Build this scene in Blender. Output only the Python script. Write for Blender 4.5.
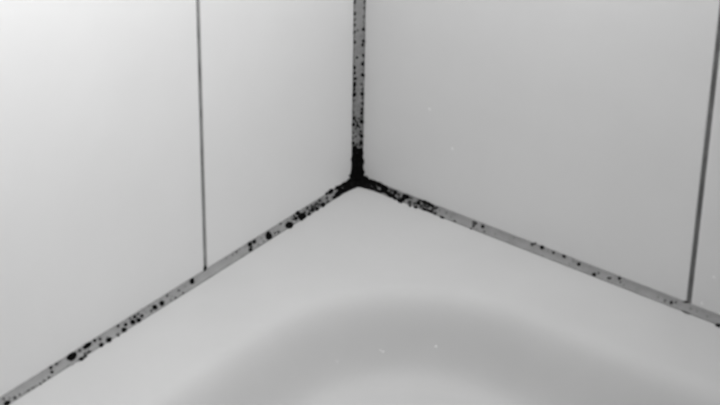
import bpy, bmesh, math, random
from mathutils import Vector, Matrix, noise

for o in list(bpy.data.objects):
    bpy.data.objects.remove(o, do_unlink=True)
S = bpy.context.scene
COL = S.collection

# ------------------------------------------------------------------ camera
# solved from the photograph: the two wall/tray lines, the corner line and the two tile joints
FPX = 2022.9756
CR = Vector((0.79374271, 0.60808648, 0.01425943))
CU = Vector((-0.31419844, 0.38982835, 0.86562878))
CF = Vector((-0.52081843, 0.69156683, -0.50048324))
CC = Vector((1.0648446, -1.40819172, 0.99559743))
cam = bpy.data.cameras.new('camera')
cam.sensor_width = 36.0
cam.lens = FPX * 36.0 / 720.0
cam.clip_start = 0.02
cam.dof.use_dof = True            # the photograph is evenly a little soft
cam.dof.focus_distance = 20.0
cam.dof.aperture_fstop = 34.0
camo = bpy.data.objects.new('camera', cam)
COL.objects.link(camo)
camo.matrix_world = Matrix(((CR.x, CU.x, -CF.x, CC.x), (CR.y, CU.y, -CF.y, CC.y),
                            (CR.z, CU.z, -CF.z, CC.z), (0, 0, 0, 1)))
S.camera = camo

# ------------------------------------------------------------------ light
w = bpy.data.worlds.new('room_ambient')
S.world = w
w.use_nodes = True
w.node_tree.nodes['Background'].inputs[0].default_value = (1, 1, 1, 1)
w.node_tree.nodes['Background'].inputs[1].default_value = 0.10

def area(name, loc, aim, size, power, spread=180):
    l = bpy.data.lights.new(name, 'AREA')
    l.shape = 'DISK'; l.size = size; l.energy = power; l.spread = math.radians(spread)
    o = bpy.data.objects.new(name, l); COL.objects.link(o)
    o.location = loc
    o.rotation_euler = (Vector(aim) - Vector(loc)).to_track_quat('-Z', 'Y').to_euler()
    return o
def spot(name, loc, aim, cone, blend, power, rad):
    l = bpy.data.lights.new(name, 'SPOT')
    l.energy = power; l.spot_size = math.radians(cone); l.spot_blend = blend; l.shadow_soft_size = rad
    o = bpy.data.objects.new(name, l); COL.objects.link(o)
    o.location = loc
    o.rotation_euler = (Vector(aim) - Vector(loc)).to_track_quat('-Z', 'Y').to_euler()
    return o
area('left_wall_fill', (0.48, -0.31, 0.93), (0.48 - 1, -0.31 - .42, 0.93 - .34), 0.24, 13.2)  # added unseen light without a fixture, aimed to brighten the left wall
area('ceiling_light', (0.5, -0.5, 2.38), (0.5, -0.5, 0), 1.2, 20.0)

S.view_settings.view_transform = 'Standard'
S.view_settings.look = 'None'
S.view_settings.gamma = 1.0
S.view_settings.use_curve_mapping = False
S.view_settings.exposure = -0.42

# ------------------------------------------------------------------ materials
class NT:
    def __init__(s, name):
        s.m = bpy.data.materials.new(name); s.m.use_nodes = True
        s.n = s.m.node_tree.nodes; s.l = s.m.node_tree.links
        s.b = s.n['Principled BSDF']
    def node(s, t, **kw):
        x = s.n.new(t)
        for k, v in kw.items(): setattr(x, k, v)
        return x
    def link(s, a, b): s.l.new(a, b)
    def noise(s, scale, detail=3, coord='Object', rough=.55):
        t = s.node('ShaderNodeTexCoord'); x = s.node('ShaderNodeTexNoise')
        x.inputs['Scale'].default_value = scale; x.inputs['Detail'].default_value = detail
        x.inputs['Roughness'].default_value = rough
        s.link(t.outputs[coord], x.inputs['Vector'])
        return x.outputs['Fac']
    def ramp(s, src, stops):
        r = s.node('ShaderNodeValToRGB')
        while len(r.color_ramp.elements) < len(stops): r.color_ramp.elements.new(0.5)
        for e, (p, c) in zip(r.color_ramp.elements, stops):
            e.position = p; e.color = (c, c, c, 1)
        s.link(src, r.inputs[0]); return r.outputs[0]
    def mixc(s, fac, a, b):
        x = s.node('ShaderNodeMix', data_type='RGBA')
        for sock, v in ((x.inputs[0], fac), (x.inputs[6], a), (x.inputs[7], b)):
            if isinstance(v, (int, float)):
                sock.default_value = v if sock == x.inputs[0] else (v, v, v, 1)
            else: s.link(v, sock)
        return x.outputs[2]
    def math(s, op, a, b=0.0):
        x = s.node('ShaderNodeMath', operation=op, use_clamp=False)
        for i, v in enumerate((a, b)):
            if isinstance(v, (int, float)): x.inputs[i].default_value = v
            else: s.link(v, x.inputs[i])
        return x.outputs[0]
    def bump(s, src, strength, dist):
        x = s.node('ShaderNodeBump'); x.inputs['Strength'].default_value = strength
        x.inputs['Distance'].default_value = dist
        s.link(src, x.inputs['Height']); s.link(x.outputs[0], s.b.inputs['Normal'])
    def flat(s, v, rough):
        s.b.inputs['Base Color'].default_value = (v, v, v, 1); s.b.inputs['Roughness'].default_value = rough

def m_tile():
    t = NT('glazed_white_tile'); t.flat(.74, .32)
    n = t.noise(9, 5)
    c = t.ramp(n, [(.25, .715), (.75, .745)])
    t.link(c, t.b.inputs['Base Color'])
    t.b.inputs['Specular IOR Level'].default_value = .35
    t.bump(t.noise(14, 2), .06, .004)
    return t.m
def m_tray():
    t = NT('white_acrylic'); t.flat(.46, .62)
    c = t.ramp(t.noise(12, 5), [(.25, .45), (.75, .47)])
    t.link(c, t.b.inputs['Base Color'])
    t.b.inputs['Specular IOR Level'].default_value = .2
    t.bump(t.noise(25, 3), .03, .002)
    return t.m
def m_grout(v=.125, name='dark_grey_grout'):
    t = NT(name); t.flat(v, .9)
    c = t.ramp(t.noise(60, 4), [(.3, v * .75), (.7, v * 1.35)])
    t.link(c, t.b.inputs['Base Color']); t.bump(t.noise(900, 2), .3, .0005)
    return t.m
def m_backing():
    t = NT('cement_board'); t.flat(.3, .95)
    c = t.ramp(t.noise(20, 5), [(.3, .25), (.7, .35)])
    t.link(c, t.b.inputs['Base Color']); return t.m
def m_floor():
    t = NT('pale_vinyl_floor'); t.flat(.45, .6)
    c = t.ramp(t.noise(6, 5), [(.3, .42), (.7, .48)])
    t.link(c, t.b.inputs['Base Color']); return t.m
def m_sealant(name, base, edge, near, reach):
    """grey silicone: blotchy staining, darker lines along both edges, dirtier near the corner"""
    t = NT(name); t.flat(base, .45)
    blotch = t.ramp(t.noise(90, 4), [(.3, base * .85), (.7, base * 1.1)])
    ac = t.node('ShaderNodeAttribute', attribute_name='across').outputs['Fac']
    al = t.node('ShaderNodeAttribute', attribute_name='along').outputs['Fac']
    d = t.math('ABSOLUTE', t.math('SUBTRACT', ac, .5))
    e = t.ramp(t.math('MULTIPLY', d, 2.0), [(.74, 0), (.92, 1)])
    brk = t.ramp(t.noise(130, 2), [(.35, .2), (.6, 1)])
    ef = t.math('MULTIPLY', t.math('MULTIPLY', e, brk), edge)
    c1 = t.mixc(ef, blotch, .03)
    g = t.ramp(t.math('DIVIDE', al, reach), [(0, 1), (1, 0)])
    sp = t.ramp(t.noise(330, 3), [(.36, .15), (.62, 1)])
    c2 = t.mixc(t.math('MULTIPLY', t.math('MULTIPLY', g, sp), near), c1, .02)
    t.link(c2, t.b.inputs['Base Color'])
    t.bump(t.noise(160, 3), .15, .001)
    return t.m
def m_mould(name, v):
    t = NT(name); t.flat(v, .85)
    c = t.ramp(t.noise(420, 3), [(.3, v * .6), (.58, v * 1.4), (.78, v * 1.5 + .03)])
    t.link(c, t.b.inputs['Base Color'])
    t.b.inputs['Specular IOR Level'].default_value = .03
    return t.m
def m_lime():
    t = NT('white_limescale'); t.flat(.93, .6)
    c = t.ramp(t.noise(900, 2), [(.3, .9), (.7, .96)])
    t.link(c, t.b.inputs['Base Color']); return t.m

TILE, TRAY, GROUT, BACK, FLOOR = m_tile(), m_tray(), m_grout(), m_backing(), m_floor()
GROUT_LIT = m_grout(.20, 'lit_grey_grout')  # left joints: the brighter light there is put into a paler grout colour
MB = {'k': m_mould('black_mould', .003), 'm': m_mould('dark_grey_mould', .04), 'f': m_mould('faint_mould', .17)}
LIME = m_lime()

# ------------------------------------------------------------------ helpers
def obj(name, me, mat, parent=None, smooth=True):
    if isinstance(me, bmesh.types.BMesh):
        bm = me; me = bpy.data.meshes.new(name)
        bmesh.ops.recalc_face_normals(bm, faces=bm.faces)
        bm.to_mesh(me); bm.free()
    o = bpy.data.objects.new(name, me)
    if not me.materials: me.materials.append(mat)
    for p in me.polygons: p.use_smooth = smooth
    COL.objects.link(o)
    if parent: o.parent = parent
    return o
def tag(o, label, cat=None, group=None, kind=None):
    o['label'] = label
    if cat: o['category'] = cat
    if group: o['group'] = group
    if kind: o['kind'] = kind
    return o
def box(x0, x1, y0, y1, z0, z1, bev=0.0, seg=2):
    bm = bmesh.new()
    bmesh.ops.create_cube(bm, size=1)
    for v in bm.verts:
        v.co = Vector(((x0 + x1) / 2 + v.co.x * (x1 - x0), (y0 + y1) / 2 + v.co.y * (y1 - y0),
                       (z0 + z1) / 2 + v.co.z * (z1 - z0)))
    if bev:
        bmesh.ops.bevel(bm, geom=bm.edges[:], offset=bev, segments=seg, profile=.5, affect='EDGES')
    return bm
def pray(x, y):
    return CR * ((x - 360) / FPX) - CU * ((y - 202.5) / FPX) + CF
def plane_hit(x, y, n, d):
    r = pray(x, y); return CC + r * ((d - n.dot(CC)) / n.dot(r))

# ------------------------------------------------------------------ the setting
floor = obj('floor', box(-.1, 2.4, -2.4, .1, -.16, -.12), FLOOR, smooth=False)
tag(floor, 'pale bathroom floor under the white tray', kind='structure')

T, GAP, H = .008, .0047, 2.4
TW, TH = .40, .60
def wall(side, first):
    """tile faces lie in the plane x = 0 (left) or y = 0 (right); s runs along the wall from the corner"""
    def bx(s0, s1, n0, n1, z0, z1, bev=0.0):
        if side == 'left': return box(n0, n1, -s1, -s0, z0, z1, bev)
        return box(s0, s1, -n1, -n0, z0, z1, bev)
    root = obj('wall_' + side, bx(-.03 if side == 'left' else -T, 2.3, -.03, -T, -.12, H), BACK, smooth=False)
    edges = [0.0005, first]
    while edges[-1] < 2.25: edges.append(min(edges[-1] + TW, 2.3))
    zs = [.002, .64, 1.24, 1.84, 2.4]
    cols = list(zip(edges[:-1], edges[1:]))
    tiles = []
    for i, (a, b) in enumerate(cols):
        for j, (z0, z1) in enumerate(zip(zs[:-1], zs[1:])):
            ga = 0 if i == 0 else GAP / 2
            gz = 0 if j == 0 else GAP / 2
            o = obj('tile', bx(a + ga, b - GAP / 2, -T, 0, z0 + gz, z1 - GAP / 2, .0009), TILE, root, smooth=False)
            tiles.append(((i, j), o))
    for s in edges[1:-1]:
        obj('grout_line', bx(s - GAP / 2, s + GAP / 2, -T, -.0011, zs[0], H), GROUT_LIT if side == 'left' else GROUT, root, smooth=False)
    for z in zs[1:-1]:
        obj('grout_line', bx(edges[0], edges[-1], -T, -.0013, z - GAP / 2, z + GAP / 2), GROUT_LIT if side == 'left' else GROUT, root, smooth=False)
    return root, dict(tiles)
wall_left, tl = wall('left', .2289)
wall_right, tr = wall('right', .3774)
tag(wall_left, 'brightly lit wall of tall white tiles running left from the mouldy corner', kind='structure')
tag(wall_right, 'greyer wall of tall white tiles running right from the mouldy corner', kind='structure')

# ------------------------------------------------------------------ shower tray
LEDGE, RAD, DEPTH, SLOPE, SIZE = .096, .165, .064, .078, .90
def recess_d(x, y):
    """signed distance into the rounded-square basin (positive inside)"""
    h = SIZE / 2; hx = h - LEDGE
    qx, qy = abs(x - h) - hx + RAD, abs(y + h) - hx + RAD
    return -(math.hypot(max(qx, 0), max(qy, 0)) + min(max(qx, qy), 0) - RAD)
def tray_z(x, y):
    d = recess_d(x, y)
    t = max(0.0, min(1.0, (d + .012) / SLOPE))
    s = t * t * t * (t * (6 * t - 15) + 10)
    fall = max(0.0, d - SLOPE) * .02
    return -DEPTH * s - fall
def make_tray():
    N = 150
    bm = bmesh.new()
    g0, g1 = .0006, SIZE
    co = [g0 + (g1 - g0) * i / N for i in range(N + 1)]
    V = [[bm.verts.new((x, -y, tray_z(x, -y))) for x in co] for y in co]
    for j in range(N):
        for i in range(N):
            bm.faces.new((V[j][i], V[j + 1][i], V[j + 1][i + 1], V[j][i + 1]))
    rim = [V[0][i] for i in range(N + 1)] + [V[j][N] for j in range(1, N + 1)] + \
          [V[N][i] for i in range(N - 1, -1, -1)] + [V[j][0] for j in range(N - 1, 0, -1)]
    low = [bm.verts.new((v.co.x, v.co.y, -.12)) for v in rim]
    n = len(rim)
    side = [bm.faces.new((rim[k], rim[(k + 1) % n], low[(k + 1) % n], low[k])) for k in range(n)]
    side.append(bm.faces.new(low))
    bmesh.ops.recalc_face_normals(bm, faces=bm.faces)
    me = bpy.data.meshes.new('shower_tray'); 
    for f in bm.faces: f.smooth = True
    for f in side: f.smooth = False
    for e in bm.edges:
        if len(e.link_faces) == 2 and e.link_faces[0].smooth != e.link_faces[1].smooth: e.smooth = False
    bm.to_mesh(me); bm.free()
    me.materials.append(TRAY)
    o = bpy.data.objects.new('shower_tray', me); COL.objects.link(o)
    return o
tray = tag(make_tray(), 'glossy white shower tray with sunken rounded basin below the tiled corner', 'shower tray')

# ------------------------------------------------------------------ sealant beads
A = .0075                       # height of the beads up the walls
BL, BR = .0055, .0057           # width of the beads out on the tray
CL, CRW = .0093, .0072          # vertical bead: width on left and right wall
BOW = .0006
NP = 9
def corner_swell(s): return .0045 * math.exp(-(s / .016) ** 2)
def wob(s, k): return .00022 * (noise.noise(Vector((s * 60, k * 7.3, 1.7))) + .5 * noise.noise(Vector((s * 190, k * 3.1, 4.2))))
def bead_pt(kind, s, t, lift=0.0):
    """point on a bead: s metres from the corner, t 0..1 across (0 = wall / left edge, 1 = tray / right edge)"""
    bow = -BOW * 4 * t * (1 - t) + lift
    if kind == 'up':
        cl = CL + wob(s, 1) + .0028 * math.exp(-(s / .014) ** 2) + max(0, s - .15) * .010
        cr = CRW + wob(s, 2) + .0026 * math.exp(-(s / .014) ** 2)
        n = Vector((cl, -cr, 0)).normalized()
        p = Vector((cr * t, -cl * (1 - t), s))
    else:
        b = (BL if kind == 'left' else BR) + wob(s, 3 if kind == 'left' else 4) + corner_swell(s)
        a = A + wob(s, 5 if kind == 'left' else 6)
        n = Vector((a, 0, b)).normalized()
        q = Vector((b * t, 0, a * (1 - t)))
        ss = max(s, q.x)                                  # mitred at the corner
        if kind == 'left': p = Vector((q.x, -ss, q.z))
        else: p = Vector((ss, -q.x, q.z)); n = Vector((0, -n.x, n.z))
    return p + n * bow
def sweep(kind, s0, s1, step, lift, ends=None, core=True):
    bm = bmesh.new()
    la, lb = bm.verts.layers.float.new('across'), bm.verts.layers.float.new('along')
    n = max(2, int((s1 - s0) / step))
    rows = []
    for i in range(n + 1):
        row = []
        for j in range(NP):
            t = j / (NP - 1)
            e = s1 if ends is None else ends[j]
            s = s0 + (e - s0) * i / n
            li = lift if core else lift * (1 if 0 < i < n else .3)
            v = bm.verts.new(bead_pt(kind, s, t, li)); v[la] = t; v[lb] = s
            row.append(v)
        s = s0 + (s1 - s0) * i / n
        if core:
            base = {'up': Vector((0, 0, s)), 'left': Vector((0, -s, 0)), 'right': Vector((s, 0, 0))}[kind]
            v = bm.verts.new(base); v[la] = .5; v[lb] = s; row.append(v)
        else:
            for j in range(NP - 1, -1, -1):
                t = j / (NP - 1); e = s1 if ends is None else ends[j]
                v = bm.verts.new(bead_pt(kind, s0 + (e - s0) * i / n, t, -.0004)); v[la] = t; v[lb] = s; row.append(v)
        rows.append(row)
    m = len(rows[0])
    for r0, r1 in zip(rows[:-1], rows[1:]):
        for j in range(m):
            bm.faces.new((r0[j], r0[(j + 1) % m], r1[(j + 1) % m], r1[j]))
    bm.faces.new(rows[0]); bm.faces.new(list(reversed(rows[-1])))
    return bm

SE_L = m_sealant('grey_sealant_left', .25, .35, .5, .10)
SE_R = m_sealant('grey_sealant_right', .24, .30, .6, .11)
SE_V = m_sealant('grey_sealant_upright', .29, .9, .75, .20)
bead = {}
bead['left'] = obj('sealant_bead', sweep('left', 0, .86, .003, 0), SE_L)
bead['right'] = obj('sealant_bead', sweep('right', 0, .86, .003, 0), SE_R)
bead['up'] = obj('sealant_bead', sweep('up', .001, 2.38, .004, 0), SE_V)
tag(bead['left'], 'grey silicone bead along the left wall with scattered large black mould spots', 'sealant')
tag(bead['right'], 'grey silicone bead along the right wall, mostly clean beyond its blackened corner end', 'sealant')
tag(bead['up'], 'upright silicone bead between the two tiled walls, black mould dotted along both edges', 'sealant')

# --- mould: every spot lies on the bead (or just over its edge) where the line of sight meets it
def surf(kind, x, y):
    if kind == 'up':
        n = Vector((CL, -CRW, 0)).normalized(); d = n.dot(Vector((0, -CL, 0)))
        p = plane_hit(x, y, n, d); t = p.x / CRW
        if t < 0: n = Vector((1, 0, 0)); p = plane_hit(x, y, n, 0); t = 0
        elif t > 1: n = Vector((0, -1, 0)); p = plane_hit(x, y, n, 0); t = 1
    else:
        b = BL if kind == 'left' else BR
        n = Vector((A, 0, b)).normalized() if kind == 'left' else Vector((0, -A, b)).normalized()
        d = n.dot(Vector((0, 0, A)))
        p = plane_hit(x, y, n, d); t = 1 - p.z / A
        if t < 0: n = Vector((1, 0, 0)) if kind == 'left' else Vector((0, -1, 0)); p = plane_hit(x, y, n, 0); t = 0
        elif t > 1: n = Vector((0, 0, 1)); p = plane_hit(x, y, n, 0); t = 1
    return p, n, -BOW * 4 * t * (1 - t)
rng = random.Random(5)
def blob(bm, kind, x, y, rx, ry, ang, seg=12, rough=.13, high=.0005, low=.00035):
    rx, ry = rx * 1.1 + .1, ry * 1.1 + .1
    ca, sa = math.cos(math.radians(ang)), math.sin(math.radians(ang))
    ph = rng.random() * 50
    r0, r1, rb = [], [], []
    for k in range(seg):
        a = 2 * math.pi * k / seg
        w_ = 1 + rough * 2 * noise.noise(Vector((math.cos(a) * 1.3 + ph, math.sin(a) * 1.3, ph)))
        for lst, q, h in ((r0, .62, high * .75), (r1, 1.0, .00012), (rb, .9, -low)):
            dx, dy = rx * w_ * q * math.cos(a), ry * w_ * q * math.sin(a)
            p, n, bow = surf(kind, x + dx * ca + dy * sa, y - dx * sa + dy * ca)
            lst.append(bm.verts.new(p + n * (bow + h)))
    p, n, bow = surf(kind, x, y)
    top = bm.verts.new(p + n * (bow + high)); bot = bm.verts.new(p + n * (bow - low * 1.4))
    for k in range(seg):
        j = (k + 1) % seg
        bm.faces.new((r0[k], r0[j], top)); bm.faces.new((r1[k], r1[j], r0[j], r0[k]))
        bm.faces.new((rb[k], rb[j], r1[j], r1[k])); bm.faces.new((rb[j], rb[k], bot))
def spots(kind, table):
    fine = bmesh.new(); nf = 0
    for row in table:
        x, y, c, rx = row[:4]
        ry = row[4] if len(row) > 4 else rx
        ang = row[5] if len(row) > 5 else 0
        if c == 'f':
            blob(fine, kind, x, y, rx, ry, ang, seg=8, high=.0002); nf += 1
            continue
        bm = bmesh.new(); blob(bm, kind, x, y, rx, ry, ang)
        # one colony = one piece, its origin on the bead
        ctr = surf(kind, x, y)[0]
        bmesh.ops.translate(bm, verts=bm.verts, vec=-ctr)
        o = obj('mould_spot', bm, MB[c], bead[kind]); o.location = ctr
    if nf:
        o = obj('mould_specks', fine, MB['f'], bead[kind]); o['kind'] = 'stuff'
        o['label'] = 'faint grey pinprick mould'
    else: fine.free()

LEFT = [(7.2, 403.3, 'k', 3.2, 2.4, 30), (15, 397.8, 'm', 1.6), (25, 392.2, 'f', 1.4), (31, 388.6, 'f', 1.1), (36, 386, 'f', 1.1),
 (40.5, 383.9, 'm', 1.1), (44.4, 380.8, 'm', 1.2), (49.2, 377.4, 'm', 1.3), (51.1, 367.4, 'k', 1.6), (56.7, 363.9, 'm', 1.5),
 (52.3, 371.9, 'k', 1.5), (60, 361.7, 'f', 1), (68, 365.5, 'f', 1.1), (72.8, 364.2, 'f', 1.1), (78, 361.2, 'f', 1),
 (72.2, 356.3, 'k', 4.8, 3.7, 28), (87.2, 345.3, 'k', 4.6, 2.4, 36), (80, 350.5, 'm', 1.6), (94.8, 340.4, 'k', 1.5),
 (100.5, 338.9, 'm', 1.5), (108.9, 339.8, 'k', 2.8, 2.6, 30), (101.4, 345, 'k', 2.4, 2, 30), (81.3, 358.9, 'k', 2.8, 1.8, 25),
 (85.3, 356.3, 'k', 1.8, 1.5, 30), (88.9, 351.9, 'm', 2.2, 1.3, 30), (85, 353.5, 'm', 1.2), (118.3, 334.9, 'm', 1.6),
 (118.3, 325.8, 'k', 1.4), (124.4, 329.7, 'k', 2.5), (126.1, 324.4, 'k', 1.7), (133, 321.9, 'k', 2.4), (138.9, 320, 'k', 2.4),
 (135, 316.7, 'k', 1.7), (138.3, 313.9, 'm', 1.2), (142.2, 315.8, 'k', 1.6), (130, 318.3, 'm', 1), (144.4, 310, 'f', 1.1),
 (151.7, 310.6, 'm', 1.3), (155.6, 307.2, 'k', 2.5), (162.2, 303, 'k', 2.4), (149.4, 306, 'f', 1.1), (147, 312, 'f', 1),
 (167.4, 295.6, 'm', 1.2), (171.1, 300, 'f', 1), (176, 297.8, 'm', 1.1), (179.1, 290.3, 'm', 1.1), (179.8, 294.4, 'f', 1),
 (183.3, 293.1, 'm', .9), (172.5, 296, 'f', .9), (186, 286, 'f', .8), (192.2, 281.1, 'k', 2.2, 2.8, 0), (205, 268.4, 'k', 1.6, 2.3, -15),
 (250, 244.2, 'k', 2.3), (254.4, 241.7, 'k', 1.9), (251.8, 247, 'm', 1.3), (250.8, 249.8, 'k', 1.8), (258.9, 244.4, 'f', 1.1),
 (269.1, 235.6, 'k', 3.1, 3.8, 20), (275.2, 232.8, 'm', .9), (278.6, 231.7, 'm', 1.2), (280.9, 223.7, 'm', 1), (289.4, 225, 'k', 3.7, 3.2, 20),
 (263.9, 241.1, 'f', 1), (262, 238, 'f', .8), (236.7, 251.7, 'm', .9), (232.8, 254.7, 'f', .9), (240, 249, 'f', .8), (226.7, 258.3, 'f', .9),
 (245.5, 246.5, 'f', .9), (297.8, 212.8, 'k', 2.2, 1.9, 30), (295.9, 218.3, 'k', 1.9), (293.9, 215.6, 'm', 1.1), (302.8, 215.6, 'k', 3.1),
 (301.7, 218.7, 'k', 2), (309.2, 213.9, 'k', 1.6), (312.8, 209.8, 'k', 2), (317.2, 208.7, 'k', 2), (323.1, 204.7, 'k', 2.3),
 (320, 200.6, 'm', 1.6), (316.5, 204, 'm', 2.2, 1.6, 35), (312, 206, 'm', 1.6), (307.8, 208, 'm', 1.6), (304, 210, 'f', 1.3), (323, 198.5, 'f', 1.4),
 (327.2, 197.8, 'm', 1.3), (328.3, 201.1, 'm', 1.1), (330.9, 191.4, 'k', 3, 2.2, 35), (326.7, 193.5, 'k', 1.4), (333, 195.5, 'f', 1.2),
 (335, 197, 'k', 2.6, 1.7, 32), (338.5, 193.6, 'k', 3.5, 2.6, 35), (337, 187.6, 'k', 2.6, 1.6, 35), (341, 190.5, 'k', 3, 3, 30),
 (344.5, 184.5, 'k', 3.4, 2.2, 32), (345.5, 189.6, 'k', 2.6, 1.4, 28), (340, 186.4, 'k', 2.2, 1.4, 35), (351.4, 176, 'k', 1.9, 2.2, 0), (349.5, 181.5, 'k', 3.2, 2.6, 30),
 (299.5, 216.5, 'k', 1.6), (314.8, 206.8, 'm', 1.5), (319, 204.5, 'm', 1.5), (310, 210.8, 'm', 1.2), (305.5, 212.2, 'm', 1.2), (327, 202, 'm', 1), (293, 219, 'm', 1),
 (4, 399, 'm', 1.2), (10, 398.5, 'f', 1.6), (20, 394.6, 'm', 1.1), (28.5, 390.6, 'm', 1), (33.5, 387.6, 'm', 1)]
RIGHT = [(371.7, 183.6, 'k', 4.6, 3.6, -25), (379.4, 184.6, 'k', 3.2, 2.4, -25), (384.4, 188.3, 'k', 4, 3, -25), (378.3, 191, 'k', 4.2, 1.5, -22),
 (386, 192.8, 'k', 3.4, 1.4, -22), (390, 195, 'k', 3.2, 2.2, -30), (395, 192.2, 'k', 1.9, 2.4, 0), (400, 201.1, 'k', 3, 1.5, -22), (395, 198.2, 'k', 2.4, 1.6, -24),
 (390.5, 190, 'm', 1.5), (405.8, 196.6, 'k', 4.2, 2.2, -15), (402.6, 199, 'k', 2.2), (409.7, 202.2, 'm', 1.9), (418.3, 202.6, 'k', 2, 2.2, 0),
 (415.6, 207.2, 'k', 2, 1.4, -20), (413, 199.5, 'f', 1.4), (425, 202.3, 'k', 3.6, 1.7, -22), (431.1, 205.2, 'k', 3.4, 1.5, -22), (423.9, 209.2, 'k', 2, 1.6, -20),
 (430, 211, 'k', 3.4, 1.4, -18), (435, 213.3, 'm', 1.7), (427, 206.5, 'm', 2.2, 1.3, -20), (421, 206, 'm', 1.6), (434.8, 208.4, 'm', 1.8, 1.2, -22), (442.2, 217.4, 'k', 2.2, 1.1, -22),
 (438.5, 210, 'f', 1.6), (446, 212.5, 'f', 1.3), (454.4, 221.1, 'm', 1.1), (451, 217, 'f', 1), (474.4, 222.8, 'm', 2.6, 1.4, -25), (473.3, 225.5, 'm', 1.4), (482.6, 226.3, 'k', 1.6),
 (471.1, 228.7, 'm', .9), (478.3, 231, 'f', .9), (484.1, 231.4, 'm', .9), (476.5, 228.5, 'f', .9), (489, 232, 'f', .9), (495, 234, 'f', .9),
 (513.9, 237.2, 'f', 1), (532.2, 244.4, 'm', 1.5), (535.3, 243.4, 'm', 1.1), (541.9, 247.2, 'k', 1.9), (553.3, 252.6, 'm', 1.3), (563.9, 256.3, 'k', 1.8, 1.4, -15),
 (573.3, 261.1, 'f', 1.4), (578.9, 264.1, 'k', 1.7), (568.9, 263.9, 'f', .9), (542.2, 255.6, 'f', .9), (548, 251, 'f', .8), (587.8, 271.7, 'f', 1), (593.9, 274.4, 'k', 1.9),
 (598.3, 272.8, 'm', 1), (609.1, 278.1, 'm', 2, 1.2, -5), (619.4, 278.3, 'k', 1.5), (620.2, 282, 'm', .9), (616.1, 280.6, 'f', .9), (623.5, 285, 'f', .9), (637.2, 288.3, 'f', 1),
 (658, 297.3, 'f', 1), (664.7, 300.5, 'm', 1.1), (671.1, 302.4, 'k', 1.6), (675.8, 302.2, 'm', 1), (685.6, 301.9, 'm', 2.2, .9, -12), (686, 312.6, 'm', 4.5, .8, -22),
 (690, 308.5, 'f', 1.8, 1, -20), (697, 311, 'f', 1.1), (707, 316, 'f', 1), (718.3, 325.4, 'k', 2.8, 1.6, -10),
 (366, 178.5, 'k', 2.8, 2.4, -20), (375.5, 182.6, 'k', 2.8, 1.9, -25), (374.5, 187.6, 'k', 2.6, 2, -25), (382, 186, 'k', 2.4, 2, -20), (388.5, 193.2, 'k', 2.4, 1.8, -25),
 (398.5, 194.6, 'm', 1.6), (392.8, 195.2, 'k', 1.9, 1.5, -20), (393, 191.4, 'm', 1.5), (399, 198, 'm', 1.4), (411, 198.2, 'm', 1.6, 1, -22), (410, 205.6, 'm', 1.4),
 (414.5, 203.5, 'm', 1.5), (420, 200.2, 'm', 1.7, 1.1, -22), (428.5, 203.4, 'k', 2.2, 1.4, -22), (424, 205.4, 'm', 2, 1.2, -20), (432.5, 209, 'm', 1.6), (436.6, 207.5, 'm', 1.6, 1, -22), (427, 210, 'k', 2, 1.3, -20), (381, 191.2, 'k', 2, 1.4, -22)]
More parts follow.
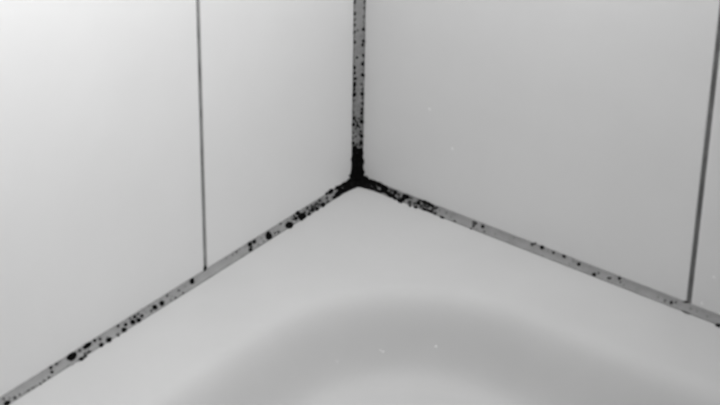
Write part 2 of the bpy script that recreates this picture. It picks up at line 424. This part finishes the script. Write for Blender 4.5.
UP = [(354.8, 1.7, 'k', 1, 2.2), (354.8, 7, 'f', .8, 1.8), (354.8, 13.6, 'k', 1.2, 1.7), (354.8, 19.4, 'm', 1), (354.8, 25, 'k', 1.3), (354.5, 32.2, 'k', 1.2), (354.8, 42.2, 'k', 1.4),
 (364.6, 2, 'm', .8, 2.6), (364.4, 8, 'm', 1, 1.4), (364.2, 16.7, 'm', .9, 1.3), (363.6, 29.4, 'k', 1.6), (357.8, 30.6, 'm', .9), (363.7, 41.2, 'k', 1.5), (362.9, 45, 'k', 1.4), (361.4, 36.1, 'f', .9),
 (363.9, 22, 'f', .8, 1.3), (363.9, 35, 'f', .8, 1.4), (354.4, 37, 'f', .8, 1.2), (354.4, 49, 'f', .8, 1.4), (363.6, 55.3, 'k', 1.3, 1.7), (357.2, 57.8, 'm', 1.3), (363, 63.9, 'k', 1.7), (354.4, 67.8, 'k', 1.3, 1.9),
 (354.4, 61, 'f', .8, 1.5), (354.4, 73, 'k', 1.4), (363, 75, 'k', 1.7, 1.9), (355.2, 78.9, 'k', 1.9, 1.5), (354.4, 84.2, 'k', 1.6, 2.5), (361.6, 84.3, 'm', 1.2), (363, 69.5, 'f', .8, 1.4), (354.2, 89.4, 'k', 1.1, 2.2),
 (354.4, 94.7, 'k', 2, 2.1), (362.2, 93.9, 'k', 1.8), (362.6, 89.4, 'm', 1.2), (362.4, 98.3, 'm', 1), (353.9, 100.6, 'm', 1), (362.6, 103.6, 'k', 1.4), (362, 109.4, 'k', 1.4), (361.8, 113.3, 'k', 1.6),
 (353.8, 106, 'f', .8, 1.6), (353.8, 112.5, 'm', .8, 1.4), (354.2, 118.3, 'k', 1.7), (361.8, 121.7, 'k', 2), (353.6, 124.5, 'k', 1.7), (357.3, 122.6, 'm', 1.3), (357.8, 125.8, 'k', 1.4), (357.2, 98.5, 'f', .9),
 (358, 112, 'f', 1), (361.8, 117.3, 'm', 1), (360.6, 131.7, 'm', 1.3), (361.7, 136.1, 'k', 1.7), (353.3, 132.8, 'm', 1.1), (357, 130, 'f', 1.2), (356, 136.5, 'm', 1.1), (353.2, 138, 'm', 1), (353.3, 143.3, 'k', 1.6),
 (361.1, 142.8, 'k', 1.7, 2.3), (357.2, 144.4, 'm', 1.2), (358.5, 138.8, 'f', 1.2), (355, 148, 'k', 2.6, 2.2), (361.1, 149.6, 'k', 1.9), (358, 150.5, 'k', 2), (353.5, 152, 'k', 1.6, 2.2), (362, 153.5, 'k', 1.5, 2.4), (351.9, 172.4, 'k', 1.4, 2.2), (363.2, 172, 'k', 1.4, 2.2), (352.2, 160, 'k', 1.3, 3), (363, 162, 'k', 1.2, 3), (356, 128.5, 'm', 1.1), (359.6, 127.6, 'm', 1), (355.3, 121, 'm', 1.1), (359, 118.8, 'm', .9), (359.5, 134.5, 'm', .9), (359.8, 145.8, 'm', 1.2)]
spots('left', LEFT); spots('right', RIGHT); spots('up', UP)
# the black mass round the corner: a crust following each bead, ragged at its far end
def crust(kind, s0, ends):
    o = obj('mould_patch', sweep(kind, s0, max(ends), .0015, .0003, ends, core=False), MB['k'], bead[kind])
    o['label'] = 'solid black mould crust at the corner end'
crust('up', .002, [.037, .040, .041, .038, .034, .036, .0385, .037, .034])
crust('left', .0, [.026, .025, .024, .022, .021, .024, .027, .028, .026])
crust('right', .0, [.020, .021, .022, .021, .0185, .017, .018, .024, .030])

# ------------------------------------------------------------------ limescale flecks on tiles and tray
def fleck(x, y, r, n, parent, name='limescale_fleck'):
    n = Vector(n)
    p = plane_hit(x, y, n, 0.0)
    if n.z > .5:
        for _ in range(30):
            p = plane_hit(x, y, n, tray_z(p.x, p.y))
    bm = bmesh.new()
    bmesh.ops.create_uvsphere(bm, u_segments=8, v_segments=5, radius=r * .0013)
    q = n.to_track_quat('Z', 'Y')
    for v in bm.verts:
        v.co.z *= .35
        v.co *= 1 + .25 * noise.noise(v.co * 2000 + Vector((x, y, 0)))
        v.co = q @ v.co
    o = obj(name, bm, LIME, parent); o.location = p
LX, RY, UPN = (1, 0, 0), (0, -1, 0), (0, 0, 1)
for x, y, r in ((429.6, 109, 1.0), (452.4, 148.6, .9)): fleck(x, y, r, RY, tr[(0, 0)])
for x, y, r in ((714, 277, .9), (702, 303.5, .9)): fleck(x, y, r, RY, tr[(1, 0)])
for x, y, r in ((436, 346.4, .65), (383, 351.6, .6), (380.5, 350, .45), (337, 361, .4)): fleck(x, y, r, UPN, tray)
